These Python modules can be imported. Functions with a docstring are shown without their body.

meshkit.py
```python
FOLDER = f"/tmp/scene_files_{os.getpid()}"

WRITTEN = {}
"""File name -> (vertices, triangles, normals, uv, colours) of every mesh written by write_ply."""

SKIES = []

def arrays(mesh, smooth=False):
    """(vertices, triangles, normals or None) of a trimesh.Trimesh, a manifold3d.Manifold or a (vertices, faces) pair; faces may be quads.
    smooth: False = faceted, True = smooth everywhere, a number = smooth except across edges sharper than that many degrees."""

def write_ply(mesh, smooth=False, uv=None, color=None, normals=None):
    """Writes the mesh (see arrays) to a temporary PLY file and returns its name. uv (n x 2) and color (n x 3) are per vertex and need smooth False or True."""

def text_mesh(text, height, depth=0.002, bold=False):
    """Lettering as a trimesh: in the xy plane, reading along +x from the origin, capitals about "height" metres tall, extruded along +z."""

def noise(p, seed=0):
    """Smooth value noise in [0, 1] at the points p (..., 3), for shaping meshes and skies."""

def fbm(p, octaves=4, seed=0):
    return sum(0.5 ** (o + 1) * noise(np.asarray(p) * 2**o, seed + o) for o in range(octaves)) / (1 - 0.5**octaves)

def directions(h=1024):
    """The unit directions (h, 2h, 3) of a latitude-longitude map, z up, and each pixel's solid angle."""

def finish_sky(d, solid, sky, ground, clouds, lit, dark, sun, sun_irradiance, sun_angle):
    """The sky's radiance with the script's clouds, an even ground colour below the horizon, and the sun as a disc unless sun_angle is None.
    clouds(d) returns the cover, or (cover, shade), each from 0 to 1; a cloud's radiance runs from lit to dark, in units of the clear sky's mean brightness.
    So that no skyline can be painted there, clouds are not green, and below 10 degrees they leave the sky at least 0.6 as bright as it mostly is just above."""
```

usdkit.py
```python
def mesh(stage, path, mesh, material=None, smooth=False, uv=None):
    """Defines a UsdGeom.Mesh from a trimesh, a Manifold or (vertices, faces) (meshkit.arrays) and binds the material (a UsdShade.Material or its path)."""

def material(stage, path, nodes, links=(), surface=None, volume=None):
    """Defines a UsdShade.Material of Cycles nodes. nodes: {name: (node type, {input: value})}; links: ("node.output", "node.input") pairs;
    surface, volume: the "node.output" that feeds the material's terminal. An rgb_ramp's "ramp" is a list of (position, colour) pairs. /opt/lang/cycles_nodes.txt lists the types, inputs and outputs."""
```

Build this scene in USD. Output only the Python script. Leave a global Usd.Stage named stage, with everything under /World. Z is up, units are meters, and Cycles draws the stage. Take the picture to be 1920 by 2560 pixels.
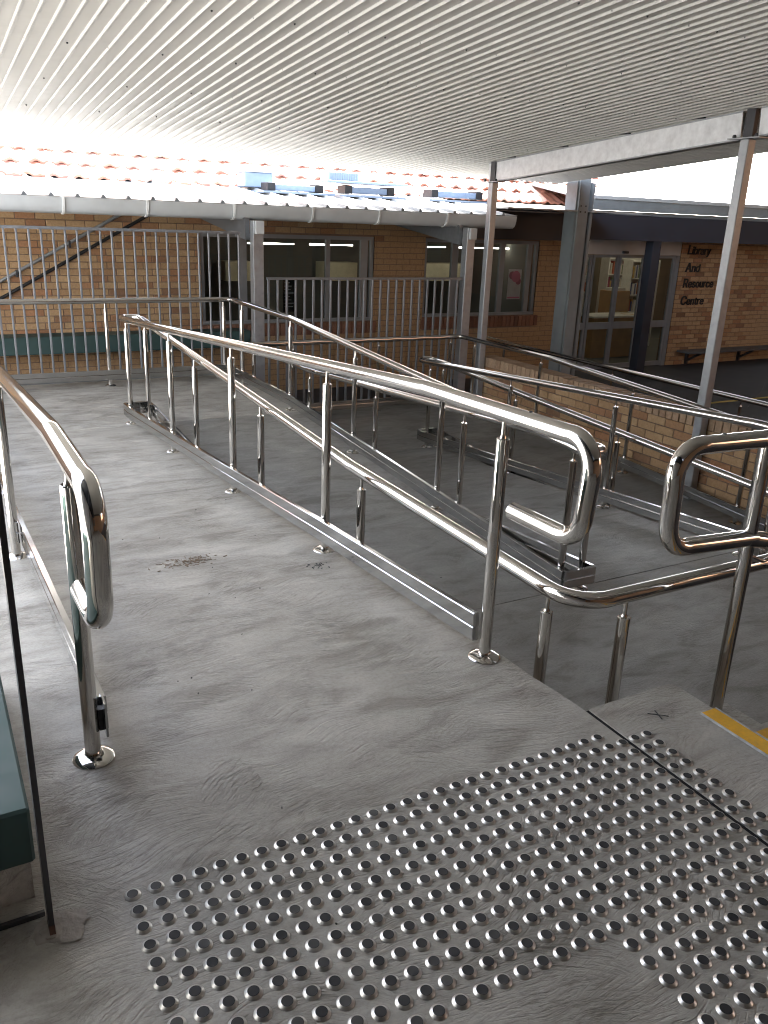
import math, random
import numpy as np, trimesh
from shapely.geometry import Polygon
from pxr import Usd, UsdGeom, UsdLux, UsdShade, Gf, Sdf
import usdkit, meshkit

random.seed(7); rng = np.random.default_rng(7)
stage = Usd.Stage.CreateInMemory()
UsdGeom.SetStageUpAxis(stage, UsdGeom.Tokens.z); UsdGeom.SetStageMetersPerUnit(stage, 1.0)
UsdGeom.Xform.Define(stage, '/World'); UsdGeom.Scope.Define(stage, '/World/Looks')

# ------------------------------------------------------------------ camera, sky, sun, exposure
F_PX, YAW, PITCH, ROLL = 2080.765, 0.514124689, 0.34056773, 0.0392905864
CAM = np.array([-0.255482172, -1.50797876, 1.42768008])
fwd = np.array([math.sin(YAW)*math.cos(PITCH), math.cos(YAW)*math.cos(PITCH), -math.sin(PITCH)])
rgt = np.array([math.cos(YAW), -math.sin(YAW), 0.0]); up = np.cross(rgt, fwd)
rgt, up = math.cos(ROLL)*rgt+math.sin(ROLL)*up, -math.sin(ROLL)*rgt+math.cos(ROLL)*up
cam = UsdGeom.Camera.Define(stage, '/World/camera')
cam.CreateHorizontalApertureAttr(36.0); cam.CreateVerticalApertureAttr(48.0)
cam.CreateFocalLengthAttr(36.0*F_PX/1920.0); cam.CreateClippingRangeAttr(Gf.Vec2f(0.02, 2000))
cam.AddTransformOp().Set(Gf.Matrix4d(*rgt, 0, *up, 0, *(-fwd), 0, *CAM, 1))
cam.CreateExposureAttr(3.18)

SUN_AZ, SUN_EL = math.radians(35), math.radians(50)        # azimuth from +y towards +x
sd = np.array([math.sin(SUN_AZ)*math.cos(SUN_EL), math.cos(SUN_AZ)*math.cos(SUN_EL), math.sin(SUN_EL)])
sky_mat = usdkit.material(stage, '/World/Looks/sky', {
    's': ('sky_texture', {'sky_type': 'single_scattering', 'sun_disc': False, 'sun_elevation': SUN_EL, 'sun_rotation': SUN_AZ, 'aerosol_density': 2.0}),
    'h': ('hsv', {'saturation': 0.5, 'value': 1.05}),
    'b': ('background_shader', {'strength': 0.14})}, [('s.color', 'h.color'), ('h.color', 'b.color')], surface='b.background')
dome = UsdLux.DomeLight.Define(stage, '/World/sky')
UsdShade.MaterialBindingAPI.Apply(dome.GetPrim()).Bind(sky_mat)
dome.GetPrim().SetCustomDataByKey('kind', 'structure')
sun = UsdLux.DistantLight.Define(stage, '/World/sun')
sun.CreateNormalizeAttr(True); sun.CreateIntensityAttr(1.15); sun.CreateAngleAttr(0.5); sun.CreateColorAttr(Gf.Vec3f(1.0, 0.95, 0.87))
zz = sd; xx = np.cross([0, 0, 1], zz); xx /= np.linalg.norm(xx); yy = np.cross(zz, xx)
sun.AddTransformOp().Set(Gf.Matrix4d(*xx, 0, *yy, 0, *zz, 0, 0, 0, 30, 1))

# ------------------------------------------------------------------ materials
MAT = {}
def mat(name, nodes, links, surface='p.BSDF'):
    MAT[name] = usdkit.material(stage, '/World/Looks/' + name, nodes, links, surface=surface)
def plain(name, col, rough=0.5, metal=0.0, var=0.12, scale=9.0, bump=0.0, bscale=60.0, spec=0.5, rvar=0.15):
    c = np.array(col, float)
    n = {'g': ('geometry', {}), 'n': ('noise_texture', {'scale': scale, 'detail': 6.0, 'roughness': 0.6}),
         'r': ('rgb_ramp', {'ramp': [(0.25, tuple(c*(1-var))), (0.75, tuple(np.minimum(c*(1+var), 1)))]}),
         'm': ('map_range', {'from_min': 0.3, 'from_max': 0.7, 'to_min': max(rough-rvar*rough, 0.02), 'to_max': rough+rvar*rough, 'clamp': True}),
         'p': ('principled_bsdf', {'metallic': metal, 'specular_ior_level': spec})}
    l = [('g.position', 'n.vector'), ('n.fac', 'r.fac'), ('r.color', 'p.base_color'), ('n.fac', 'm.value'), ('m.result', 'p.roughness')]
    if bump:
        n['n2'] = ('noise_texture', {'scale': bscale, 'detail': 4.0}); n['b'] = ('bump', {'strength': bump, 'distance': 0.004})
        l += [('g.position', 'n2.vector'), ('n2.fac', 'b.height'), ('b.normal', 'p.normal')]
    mat(name, n, l)

plain('stainless', (0.64, 0.62, 0.59), 0.055, 1.0, 0.05, 5.0, rvar=0.5)
plain('kerb_steel', (0.46, 0.46, 0.455), 0.10, 1.0, 0.06, 7.0)
plain('stud_steel', (0.55, 0.535, 0.51), 0.38, 1.0, 0.10, 40.0)
mat('stud_grit', {'o': ('object_info', {}), 'g': ('geometry', {}), 'n': ('noise_texture', {'scale': 900.0, 'detail': 2.0}), 'r': ('rgb_ramp', {'ramp': [(0.0, (0.026, 0.026, 0.028)), (0.6, (0.045, 0.045, 0.047)), (1.0, (0.085, 0.084, 0.082))]}),
    'b': ('bump', {'strength': 0.5, 'distance': 0.002}), 'p': ('principled_bsdf', {'roughness': 0.75, 'specular_ior_level': 0.35})},
    [('o.random', 'r.fac'), ('r.color', 'p.base_color'), ('g.position', 'n.vector'), ('n.fac', 'b.height'), ('b.normal', 'p.normal')])
plain('galvanised_lit', (0.66, 0.67, 0.68), 0.42, 0.40, 0.16, 14.0, bump=0.05, bscale=40)  # lighter copy of galvanised: side light on the beam web put into its colour
plain('galvanised', (0.33, 0.345, 0.36), 0.40, 0.6, 0.12, 14.0, bump=0.03, bscale=40)
plain('galvanised_rail', (0.20, 0.21, 0.225), 0.42, 0.55, 0.15, 20.0)
plain('dark_steel', (0.035, 0.035, 0.040), 0.45, 0.0, 0.25, 30.0)
plain('rusty_steel', (0.10, 0.055, 0.04), 0.8, 0.0, 0.4, 60.0)
plain('roof_white', (0.45, 0.44, 0.422), 0.38, 0.0, 0.05, 3.0)
plain('roof_metal', (0.40, 0.40, 0.39), 0.38, 0.0, 0.08, 3.0)
plain('white_paint', (0.72, 0.73, 0.73), 0.4, 0.0, 0.06, 5.0)
plain('grey_paint', (0.20, 0.22, 0.235), 0.42, 0.0, 0.10, 6.0)
plain('column_paint', (0.23, 0.255, 0.265), 0.40, 0.0, 0.12, 5.0)
plain('navy_paint', (0.022, 0.026, 0.036), 0.45, 0.0, 0.15, 4.0)
plain('gutter_paint', (0.50, 0.52, 0.53), 0.38, 0.0, 0.06, 5.0)
plain('green_paint', (0.032, 0.066, 0.063), 0.65, 0.0, 0.14, 14.0, bump=0.05, bscale=30)
plain('mortar', (0.17, 0.115, 0.085), 0.9, 0.0, 0.25, 30.0, bump=0.3, bscale=300)
plain('yellow_grip', (0.78, 0.43, 0.03), 0.7, 0.0, 0.15, 60.0, bump=0.5, bscale=900)
plain('aluminium', (0.62, 0.63, 0.65), 0.35, 0.9, 0.08, 30.0)
plain('window_frame', (0.20, 0.215, 0.23), 0.4, 0.2, 0.08, 8.0)
plain('asphalt', (0.045, 0.045, 0.048), 0.85, 0.0, 0.3, 3.0, bump=0.5, bscale=120)
plain('yard_concrete', (0.55, 0.53, 0.49), 0.85, 0.0, 0.15, 1.2)
plain('dark_joint', (0.012, 0.012, 0.013), 0.9)
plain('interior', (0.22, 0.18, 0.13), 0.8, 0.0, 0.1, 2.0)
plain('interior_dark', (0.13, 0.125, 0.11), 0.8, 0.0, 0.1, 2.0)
plain('cream', (0.60, 0.52, 0.36), 0.7)
plain('timber', (0.34, 0.20, 0.09), 0.6, 0.0, 0.2, 5.0)
plain('shelf_white', (0.62, 0.60, 0.55), 0.6)
plain('black', (0.012, 0.012, 0.013), 0.5)
plain('letter_black', (0.010, 0.010, 0.011), 0.35)
plain('yellow_line', (0.42, 0.30, 0.05), 0.8, 0.0, 0.3, 8.0)
plain('bench_grey', (0.09, 0.09, 0.09), 0.7)
plain('old_render', (0.30, 0.275, 0.25), 0.95, 0.0, 0.35, 30.0, bump=0.6, bscale=90)
plain('leaf_litter', (0.22, 0.165, 0.12), 0.9, 0.0, 0.6, 300.0)
plain('vent_blue', (0.22, 0.28, 0.37), 0.5)
plain('poster_paper', (0.62, 0.58, 0.60), 0.6)
plain('poster_pink', (0.40, 0.12, 0.20), 0.6)
for i, c in enumerate([(0.42, 0.10, 0.05), (0.55, 0.50, 0.42), (0.08, 0.10, 0.20), (0.50, 0.33, 0.10), (0.16, 0.22, 0.12), (0.30, 0.05, 0.10), (0.60, 0.58, 0.55)]):
    plain('book_%s' % 'red white blue ochre green maroon grey'.split()[i], c, 0.6)
# trowelled, brushed concrete
def concrete(name, c0, c1, bump=0.55, stroke=1.0):
    c0, c1 = np.array(c0), np.array(c1)
    n = {
        'g': ('geometry', {}),
        'big': ('noise_texture', {'scale': 1.5, 'detail': 6.0, 'roughness': 0.62, 'distortion': 0.5}),
        'sm': ('mapping', {'scale': (3.0, 7.5, 3.0), 'rotation': (0, 0, 0.2)}),
        'blot': ('noise_texture', {'scale': 1.0, 'detail': 6.0, 'roughness': 0.62, 'distortion': 0.9}),
        'warp': ('noise_texture', {'scale': 1.9, 'detail': 1.5}),
        'ws': ('vector_math', {'math_type': 'multiply_add', 'vector2': (0.42, 0.42, 0.0)}),
        'grain': ('noise_texture', {'scale': 190.0, 'detail': 4.0, 'roughness': 0.7}),
        'gm': ('math', {'math_type': 'multiply_add', 'value2': 0.16}),
        'bump': ('bump', {'strength': bump, 'distance': 0.017}),
        'mx': ('math', {'math_type': 'maximum'}),
        'rb': ('rgb_ramp', {'ramp': [(0.30, tuple(c0)), (0.5, tuple((c0+c1)/2)), (0.70, tuple(c1))]}),
        'rs': ('rgb_ramp', {'ramp': [(0.32, (0.62, 0.60, 0.57)), (0.48, (0.95, 0.95, 0.95)), (0.66, (1.18, 1.18, 1.18))]}),
        'c1': ('mix', {'mix_type': 'multiply', 'fac': 0.9}),
        'c2': ('mix', {'mix_type': 'multiply', 'color2': (0.62, 0.59, 0.56)}),
        'fm': ('math', {'math_type': 'multiply', 'value2': 0.95*stroke}),
        'p': ('principled_bsdf', {'roughness': 0.52, 'specular_ior_level': 0.5})}
    l = [('g.position', k+'.vector') for k in ('big', 'sm', 'warp', 'grain')] + [('sm.vector', 'blot.vector'), ('warp.color', 'ws.vector1'), ('g.position', 'ws.vector3')]
    for i, (rot, off, msc) in enumerate(((0.35, 0.0, 3.3), (-0.55, 7.3, 2.7))):
        k = str(i)
        n.update({'map'+k: ('mapping', {'scale': (13.0, 150.0, 12.0), 'rotation': (0, 0, rot), 'location': (off, off, 0)}),
                  'st'+k: ('noise_texture', {'scale': 1.0, 'detail': 3.0, 'roughness': 0.65}),
                  'stm'+k: ('map_range', {'from_min': 0.50, 'from_max': 0.66, 'to_min': 0.0, 'to_max': 1.0, 'clamp': True}),
                  'mo'+k: ('mapping', {'location': (off, -off, 0)}),
                  'msk'+k: ('noise_texture', {'scale': msc, 'detail': 3.0, 'roughness': 0.55, 'distortion': 0.4}),
                  'mm'+k: ('map_range', {'from_min': 0.46, 'from_max': 0.60, 'to_min': 0.08, 'to_max': 1.0, 'clamp': True}),
                  'mul'+k: ('math', {'math_type': 'multiply'})})
        l += [('ws.vector', 'map%s.vector' % k), ('map%s.vector' % k, 'st%s.vector' % k), ('st%s.fac' % k, 'stm%s.value' % k), ('g.position', 'mo%s.vector' % k), ('mo%s.vector' % k, 'msk%s.vector' % k),
              ('msk%s.fac' % k, 'mm%s.value' % k), ('stm%s.result' % k, 'mul%s.value1' % k), ('mm%s.result' % k, 'mul%s.value2' % k), ('mul%s.value' % k, 'mx.value%d' % (i+1))]
    n.update({'hw': ('noise_texture', {'scale': 9.0, 'detail': 4.0, 'roughness': 0.65}), 'vs': ('vector_math', {'math_type': 'multiply_add', 'vector2': (0.034, 0.034, 0.0)}),
              'flat': ('vector_math', {'math_type': 'multiply', 'vector2': (1.0, 1.0, 0.0)}),
              'cell': ('voronoi_texture', {'dimensions': '2D', 'scale': 4.6, 'randomness': 1.0}),
              'cr': ('vector_math', {'math_type': 'multiply_add', 'vector2': (0.56, 0.16, 0.0), 'vector3': (-0.28, -0.44, 0.0)}),
              'cc': ('vector_math', {'math_type': 'add'}), 'rel': ('vector_math', {'math_type': 'subtract'}), 'len': ('vector_math', {'math_type': 'length'}),
              'rl': ('math', {'math_type': 'multiply', 'value2': 125.0}), 'al': ('separate_xyz', {}), 'al2': ('math', {'math_type': 'multiply', 'value2': 16.0}),
              'cv': ('combine_xyz', {'z': 0.0}), 'fst': ('noise_texture', {'scale': 1.0, 'detail': 4.0, 'roughness': 0.7}),
              'fsm': ('map_range', {'from_min': 0.48, 'from_max': 0.66, 'to_min': 0.0, 'to_max': 1.0, 'clamp': True}),
              'ed': ('map_range', {'from_min': 0.72, 'from_max': 0.36, 'to_min': 0.0, 'to_max': 1.0, 'clamp': True}),
              'sc': ('separate_xyz', {}), 'pw': ('map_range', {'from_min': 0.15, 'from_max': 0.7, 'to_min': 0.0, 'to_max': 1.0, 'clamp': True}),
              'f1': ('math', {'math_type': 'multiply'}), 'f2': ('math', {'math_type': 'multiply'}), 'mm9': ('map_range', {'from_min': 0.40, 'from_max': 0.56, 'to_min': 0.15, 'to_max': 1.2, 'clamp': True}), 'f3': ('math', {'math_type': 'multiply'}), 'ly': ('math', {'math_type': 'multiply', 'value2': 0.5}), 'mxx': ('math', {'math_type': 'maximum'})})
    l += [('g.position', 'hw.vector'), ('hw.color', 'vs.vector1'), ('g.position', 'vs.vector3'), ('vs.vector', 'flat.vector1'), ('flat.vector', 'cell.vector'),
          ('cell.color', 'cr.vector1'), ('cell.position', 'cc.vector1'), ('cr.vector', 'cc.vector2'), ('flat.vector', 'rel.vector1'), ('cc.vector', 'rel.vector2'),
          ('rel.vector', 'len.vector1'), ('len.value', 'rl.value1'), ('rel.vector', 'al.vector'), ('al.x', 'al2.value1'), ('rl.value', 'cv.x'), ('al2.value', 'cv.y'),
          ('cv.vector', 'fst.vector'), ('fst.fac', 'fsm.value'), ('cell.distance', 'ed.value'), ('cell.color', 'sc.vector'), ('sc.z', 'pw.value'),
          ('fsm.result', 'f1.value1'), ('ed.result', 'f1.value2'), ('f1.value', 'f2.value1'), ('pw.result', 'f2.value2'),
          ('mx.value', 'ly.value1'), ('ly.value', 'mxx.value1'), ('f2.value', 'f3.value1'), ('msk1.fac', 'mm9.value'), ('mm9.result', 'f3.value2'), ('f3.value', 'mxx.value2')]
    l += [('grain.fac', 'gm.value1'), ('mxx.value', 'gm.value3'), ('gm.value', 'bump.height'), ('bump.normal', 'p.normal'),
          ('big.fac', 'rb.fac'), ('blot.fac', 'rs.fac'), ('rb.color', 'c1.color1'), ('rs.color', 'c1.color2'),
          ('c1.color', 'c2.color1'), ('mxx.value', 'fm.value1'), ('fm.value', 'c2.fac'), ('c2.color', 'c3.color1'), ('g.position', 'fine.vector'), ('fine.fac', 'rf.fac'), ('rf.color', 'c3.color2'), ('c3.color', 'p.base_color')]
    n.update({'fine': ('noise_texture', {'scale': 75.0, 'detail': 6.0, 'roughness': 0.75}), 'rf': ('rgb_ramp', {'ramp': [(0.30, (0.76, 0.75, 0.73)), (0.5, (1, 1, 1)), (0.70, (1.14, 1.14, 1.14))]}), 'c3': ('mix', {'mix_type': 'multiply', 'fac': 0.8})})
    n['bump'][1]['invert'] = True
    mat(name, n, l)
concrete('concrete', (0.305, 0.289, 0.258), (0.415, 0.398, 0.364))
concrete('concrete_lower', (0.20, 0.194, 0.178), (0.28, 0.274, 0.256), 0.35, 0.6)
# bricks: tone varies from brick to brick
def brickmat(name, stops, rough=0.8, spec=0.3):
    mat(name, {
        'o': ('object_info', {}), 'g': ('geometry', {}), 'a': ('math', {'math_type': 'add'}), 'f': ('math', {'math_type': 'fraction'}),
        'r': ('rgb_ramp', {'ramp': stops}),
        'n': ('noise_texture', {'scale': 38.0, 'detail': 5.0, 'roughness': 0.65}),
        'nr': ('rgb_ramp', {'ramp': [(0.25, (0.70, 0.68, 0.66)), (0.6, (1, 1, 1)), (0.8, (1.1, 1.08, 1.05))]}),
        'x': ('mix', {'mix_type': 'multiply', 'fac': 0.85}), 'b': ('bump', {'strength': 0.35, 'distance': 0.003}),
        'p': ('principled_bsdf', {'roughness': rough, 'specular_ior_level': spec})},
        [('o.random', 'a.value1'), ('g.random_per_island', 'a.value2'), ('a.value', 'f.value1'), ('f.value', 'r.fac'),
         ('g.position', 'n.vector'), ('n.fac', 'nr.fac'), ('r.color', 'x.color1'), ('nr.color', 'x.color2'), ('x.color', 'p.base_color'),
         ('n.fac', 'b.height'), ('b.normal', 'p.normal')])
BR = [(0.0, (0.385, 0.250, 0.135)), (0.3, (0.445, 0.298, 0.166)), (0.55, (0.415, 0.272, 0.150)), (0.72, (0.335, 0.205, 0.110)), (0.86, (0.365, 0.190, 0.100)), (1.0, (0.23, 0.135, 0.080))]
brickmat('brick', BR)
brickmat('sill_brick', [(0.0, (0.20, 0.10, 0.065)), (0.6, (0.26, 0.13, 0.085)), (1.0, (0.17, 0.085, 0.06))])
brickmat('cap_brick', [(0.0, (0.34, 0.23, 0.15)), (0.5, (0.40, 0.28, 0.18)), (1.0, (0.30, 0.19, 0.12))])
brickmat('roof_tile', [(0.0, (0.40, 0.14, 0.085)), (0.5, (0.46, 0.19, 0.12)), (0.8, (0.38, 0.16, 0.12)), (1.0, (0.44, 0.27, 0.21))], 0.40, 0.9)
mat('far_brick', {'g': ('geometry', {}), 'm': ('mapping', {'rotation': (math.pi/2, 0, 0)}), 'b': ('brick_texture', {'scale': 1.0, 'brick_width': 0.24, 'row_height': 0.086, 'mortar_size': 0.008, 'color1': (0.42, 0.24, 0.13), 'color2': (0.34, 0.18, 0.10), 'mortar': (0.17, 0.12, 0.09)}), 'p': ('principled_bsdf', {'roughness': 0.85})},
    [('g.position', 'm.vector'), ('m.vector', 'b.vector'), ('b.color', 'p.base_color')])
mat('side_brick', {'g': ('geometry', {}), 'm': ('mapping', {'mapping_type': 'point', 'rotation': (math.pi/2, 0, math.pi/2)}), 'b': ('brick_texture', {'scale': 1.0, 'brick_width': 0.24, 'row_height': 0.086, 'mortar_size': 0.008, 'color1': (0.42, 0.24, 0.13), 'color2': (0.34, 0.18, 0.10), 'mortar': (0.17, 0.12, 0.09)}), 'p': ('principled_bsdf', {'roughness': 0.85})},
    [('g.position', 'm.vector'), ('m.vector', 'b.vector'), ('b.color', 'p.base_color')])
mat('window_glass', {'fr': ('fresnel', {'IOR': 1.5}), 'ge': ('geometry', {}), 'iv': ('math', {'math_type': 'subtract', 'value1': 1.0}), 'fm': ('math', {'math_type': 'multiply', 'value1': 1.0}), 't': ('transparent_bsdf', {'color': (0.80, 0.83, 0.82)}), 'g': ('glossy_bsdf', {'color': (1, 1, 1), 'roughness': 0.015}), 'm': ('mix_closure', {})},
    [('ge.backfacing', 'iv.value2'), ('iv.value', 'fm.value1'), ('fr.fac', 'fm.value2'), ('fm.value', 'm.fac'), ('t.BSDF', 'm.closure1'), ('g.BSDF', 'm.closure2')], surface='m.closure')
mat('sky_glint', {'e': ('emission', {'color': (1.0, 0.93, 0.80), 'strength': 1.6})}, [], surface='e.emission')  # glow standing in for the strip of sky mirrored in the window panes
mat('library_light', {'e': ('emission', {'color': (1.0, 0.88, 0.68), 'strength': 2.4})}, [], surface='e.emission')

# ------------------------------------------------------------------ helpers
COUNT = {}
def numbered(parent, name):
    k = (parent, name); n = COUNT.get(k, -1) + 1; COUNT[k] = n
    return f'{parent}/{name}' if n == 0 else f'{parent}/{name}_{n:03d}'
def tag(prim, label=None, cat=None, group=None, kind=None):
    prim = prim.GetPrim() if hasattr(prim, 'GetPrim') else prim
    for k, v in (('label', label), ('category', cat), ('group', group), ('kind', kind)):
        if v: prim.SetCustomDataByKey(k, v)
    return prim
def thing(name, label, cat, loc=(0, 0, 0), group=None, kind=None):
    p = numbered('/World', name); x = UsdGeom.Xform.Define(stage, p)
    if any(loc): x.AddTranslateOp().Set(Gf.Vec3d(*map(float, loc)))
    tag(x, label, cat, group, kind); return p
class MB:
    def __init__(s): s.v, s.f, s.n = [], [], 0
    def add(s, v, f):
        v = np.asarray(v, float); s.v.append(v); s.f.append(np.asarray(f, int) + s.n); s.n += len(v); return s
    def tm(s, m): return s.add(m.vertices, m.faces)
    def box(s, x0, x1, y0, y1, z0, z1):
        v = [(x, y, z) for z in (z0, z1) for y in (y0, y1) for x in (x0, x1)]
        f = [(0, 2, 3), (0, 3, 1), (4, 5, 7), (4, 7, 6), (0, 1, 5), (0, 5, 4), (2, 6, 7), (2, 7, 3), (0, 4, 6), (0, 6, 2), (1, 3, 7), (1, 7, 5)]
        return s.add(v, f)
    def cbox(s, x0, x1, y0, y1, z0, z1, c=0.003):
        """box with its edges chamfered"""
        pts = []
        for x, sx in ((x0, 1), (x1, -1)):
            for y, sy in ((y0, 1), (y1, -1)):
                for z, sz in ((z0, 1), (z1, -1)):
                    pts += [(x+sx*c, y+sy*c, z), (x+sx*c, y, z+sz*c), (x, y+sy*c, z+sz*c)]
        return s.tm(trimesh.convex.convex_hull(np.array(pts)))
    def bar(s, a, b, w, h, upv=(0, 0, 1)):
        """rectangular bar from a to b, w wide (sideways), h high"""
        a, b = np.array(a, float), np.array(b, float); d = (b-a)/np.linalg.norm(b-a)
        sd_ = np.cross(d, upv); sd_ /= np.linalg.norm(sd_); u = np.cross(sd_, d)
        v = [p + sd_*i*w/2 + u*j*h/2 for p in (a, b) for j in (-1, 1) for i in (-1, 1)]
        f = [(0, 1, 3), (0, 3, 2), (4, 6, 7), (4, 7, 5), (0, 4, 5), (0, 5, 1), (2, 3, 7), (2, 7, 6), (0, 2, 6), (0, 6, 4), (1, 5, 7), (1, 7, 3)]
        m = trimesh.Trimesh(v, f, process=False); m.fix_normals(); return s.tm(m)
    def tube(s, pts, r, n=20, cap=True):
        pts = np.array(pts, float); t = np.gradient(pts, axis=0); t /= np.linalg.norm(t, axis=1)[:, None]
        ref = np.array([0, 0, 1.0]) if abs(t[0][2]) < 0.9 else np.array([1.0, 0, 0])
        u = np.cross(t[0], ref); u /= np.linalg.norm(u); rings = []
        a = np.linspace(0, 2*np.pi, n, endpoint=False)
        for i in range(len(pts)):
            u = u - t[i]*(u@t[i]); u /= np.linalg.norm(u); w = np.cross(t[i], u)
            rings.append(pts[i] + r*(np.cos(a)[:, None]*u + np.sin(a)[:, None]*w))
        v = np.vstack(rings); f = []
        for i in range(len(pts)-1):
            for k in range(n):
                a0, a1, b0, b1 = i*n+k, i*n+(k+1) % n, (i+1)*n+k, (i+1)*n+(k+1) % n
                f += [(a0, a1, b1), (a0, b1, b0)]
        s.add(v, f)
        if cap:
            for i, fl in ((0, 1), (len(pts)-1, -1)):
                ring = rings[i]; c = pts[i]; s.add(np.vstack([ring, c]), [((k+1) % n, k, n)[::fl] for k in range(n)])
        return s
    def lathe(s, prof, c=(0, 0, 0), n=24):
        a = np.linspace(0, 2*np.pi, n, endpoint=False); prof = np.array(prof, float)
        v = np.vstack([np.c_[r*np.cos(a), r*np.sin(a), np.full(n, z)] for r, z in prof]) + np.array(c); f = []
        for i in range(len(prof)-1):
            for k in range(n):
                a0, a1, b0, b1 = i*n+k, i*n+(k+1) % n, (i+1)*n+k, (i+1)*n+(k+1) % n
                f += [(a0, a1, b1), (a0, b1, b0)]
        return s.add(v, f)
    def prism(s, poly, z0, z1):
        m = trimesh.creation.extrude_polygon(Polygon(poly), z1-z0, engine='earcut'); m.apply_translation((0, 0, z0)); return s.tm(m)
    def out(s, name, m, parent='/World', smooth=False, label=None, cat=None, group=None, kind=None):
        p = numbered(parent, name)
        usdkit.mesh(stage, p, (np.vstack(s.v), np.vstack(s.f)), MAT[m], smooth=smooth)
        tag(stage.GetPrimAtPath(p), label, cat, group, kind); return p
def fillet(pts, r, n=9):
    pts = [np.array(p, float) for p in pts]; out = [pts[0]]
    for i in range(1, len(pts)-1):
        p, a, b = pts[i], pts[i-1], pts[i+1]; rr = r[i] if isinstance(r, (list, tuple)) else r
        u, w = a-p, b-p; lu, lw = np.linalg.norm(u), np.linalg.norm(w); u /= lu; w /= lw
        ang = math.acos(np.clip(u@w, -1, 1))
        if ang > math.radians(174) or rr <= 0:
            out.append(p); continue
        d = min(rr/math.tan(ang/2), 0.49*lu, 0.49*lw); rad = d*math.tan(ang/2)
        c = p + (u+w)/np.linalg.norm(u+w)*rad/math.sin(ang/2)
        s0, s1 = p+u*d-c, p+w*d-c; th = math.acos(np.clip(s0@s1/(np.linalg.norm(s0)*np.linalg.norm(s1)), -1, 1))
        for k in range(n+1):
            t = k/n; out.append(c + (math.sin((1-t)*th)*s0 + math.sin(t*th)*s1)/math.sin(th))
    out.append(pts[-1]); res = [out[0]]
    for p in out[1:]:                                                  # extra rings on long straights keep the bends crisp
        q = res[-1]; L = np.linalg.norm(p-q)
        if L > 0.12:
            e = (p-q)/L; res += [q+e*0.015, p-e*0.015]
        if L > 1e-4: res.append(p)
    return res
def setting(mb, name, m, label, smooth=False):
    return mb.out(name, m, smooth=smooth, label=label, kind='structure')

# ------------------------------------------------------------------ ground, ramps, landings, steps
GZ = -1.17
XB, XB2, XC, XC2, XD, XD2, XE = 1.325, 1.475, 2.87, 3.02, 4.41, 4.56, 5.95
def interp(y, pts): return float(np.interp(y, [p[0] for p in pts], [p[1] for p in pts]))
F1 = [(0.62, 0.0), (1.854, -0.090), (3.175, -0.196), (4.544, -0.297), (5.88, -0.398)]
F2 = [(1.9, -0.628), (5.88, -0.398)]
F3 = [(1.9, -0.628), (5.88, -0.900)]
F4 = [(0.6, GZ), (5.88, -0.900)]
def z1(y): return interp(y, F1)
def z2(y): return interp(y, F2)
def z3(y): return interp(y, F3)
def z4(y): return interp(y, F4)

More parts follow.
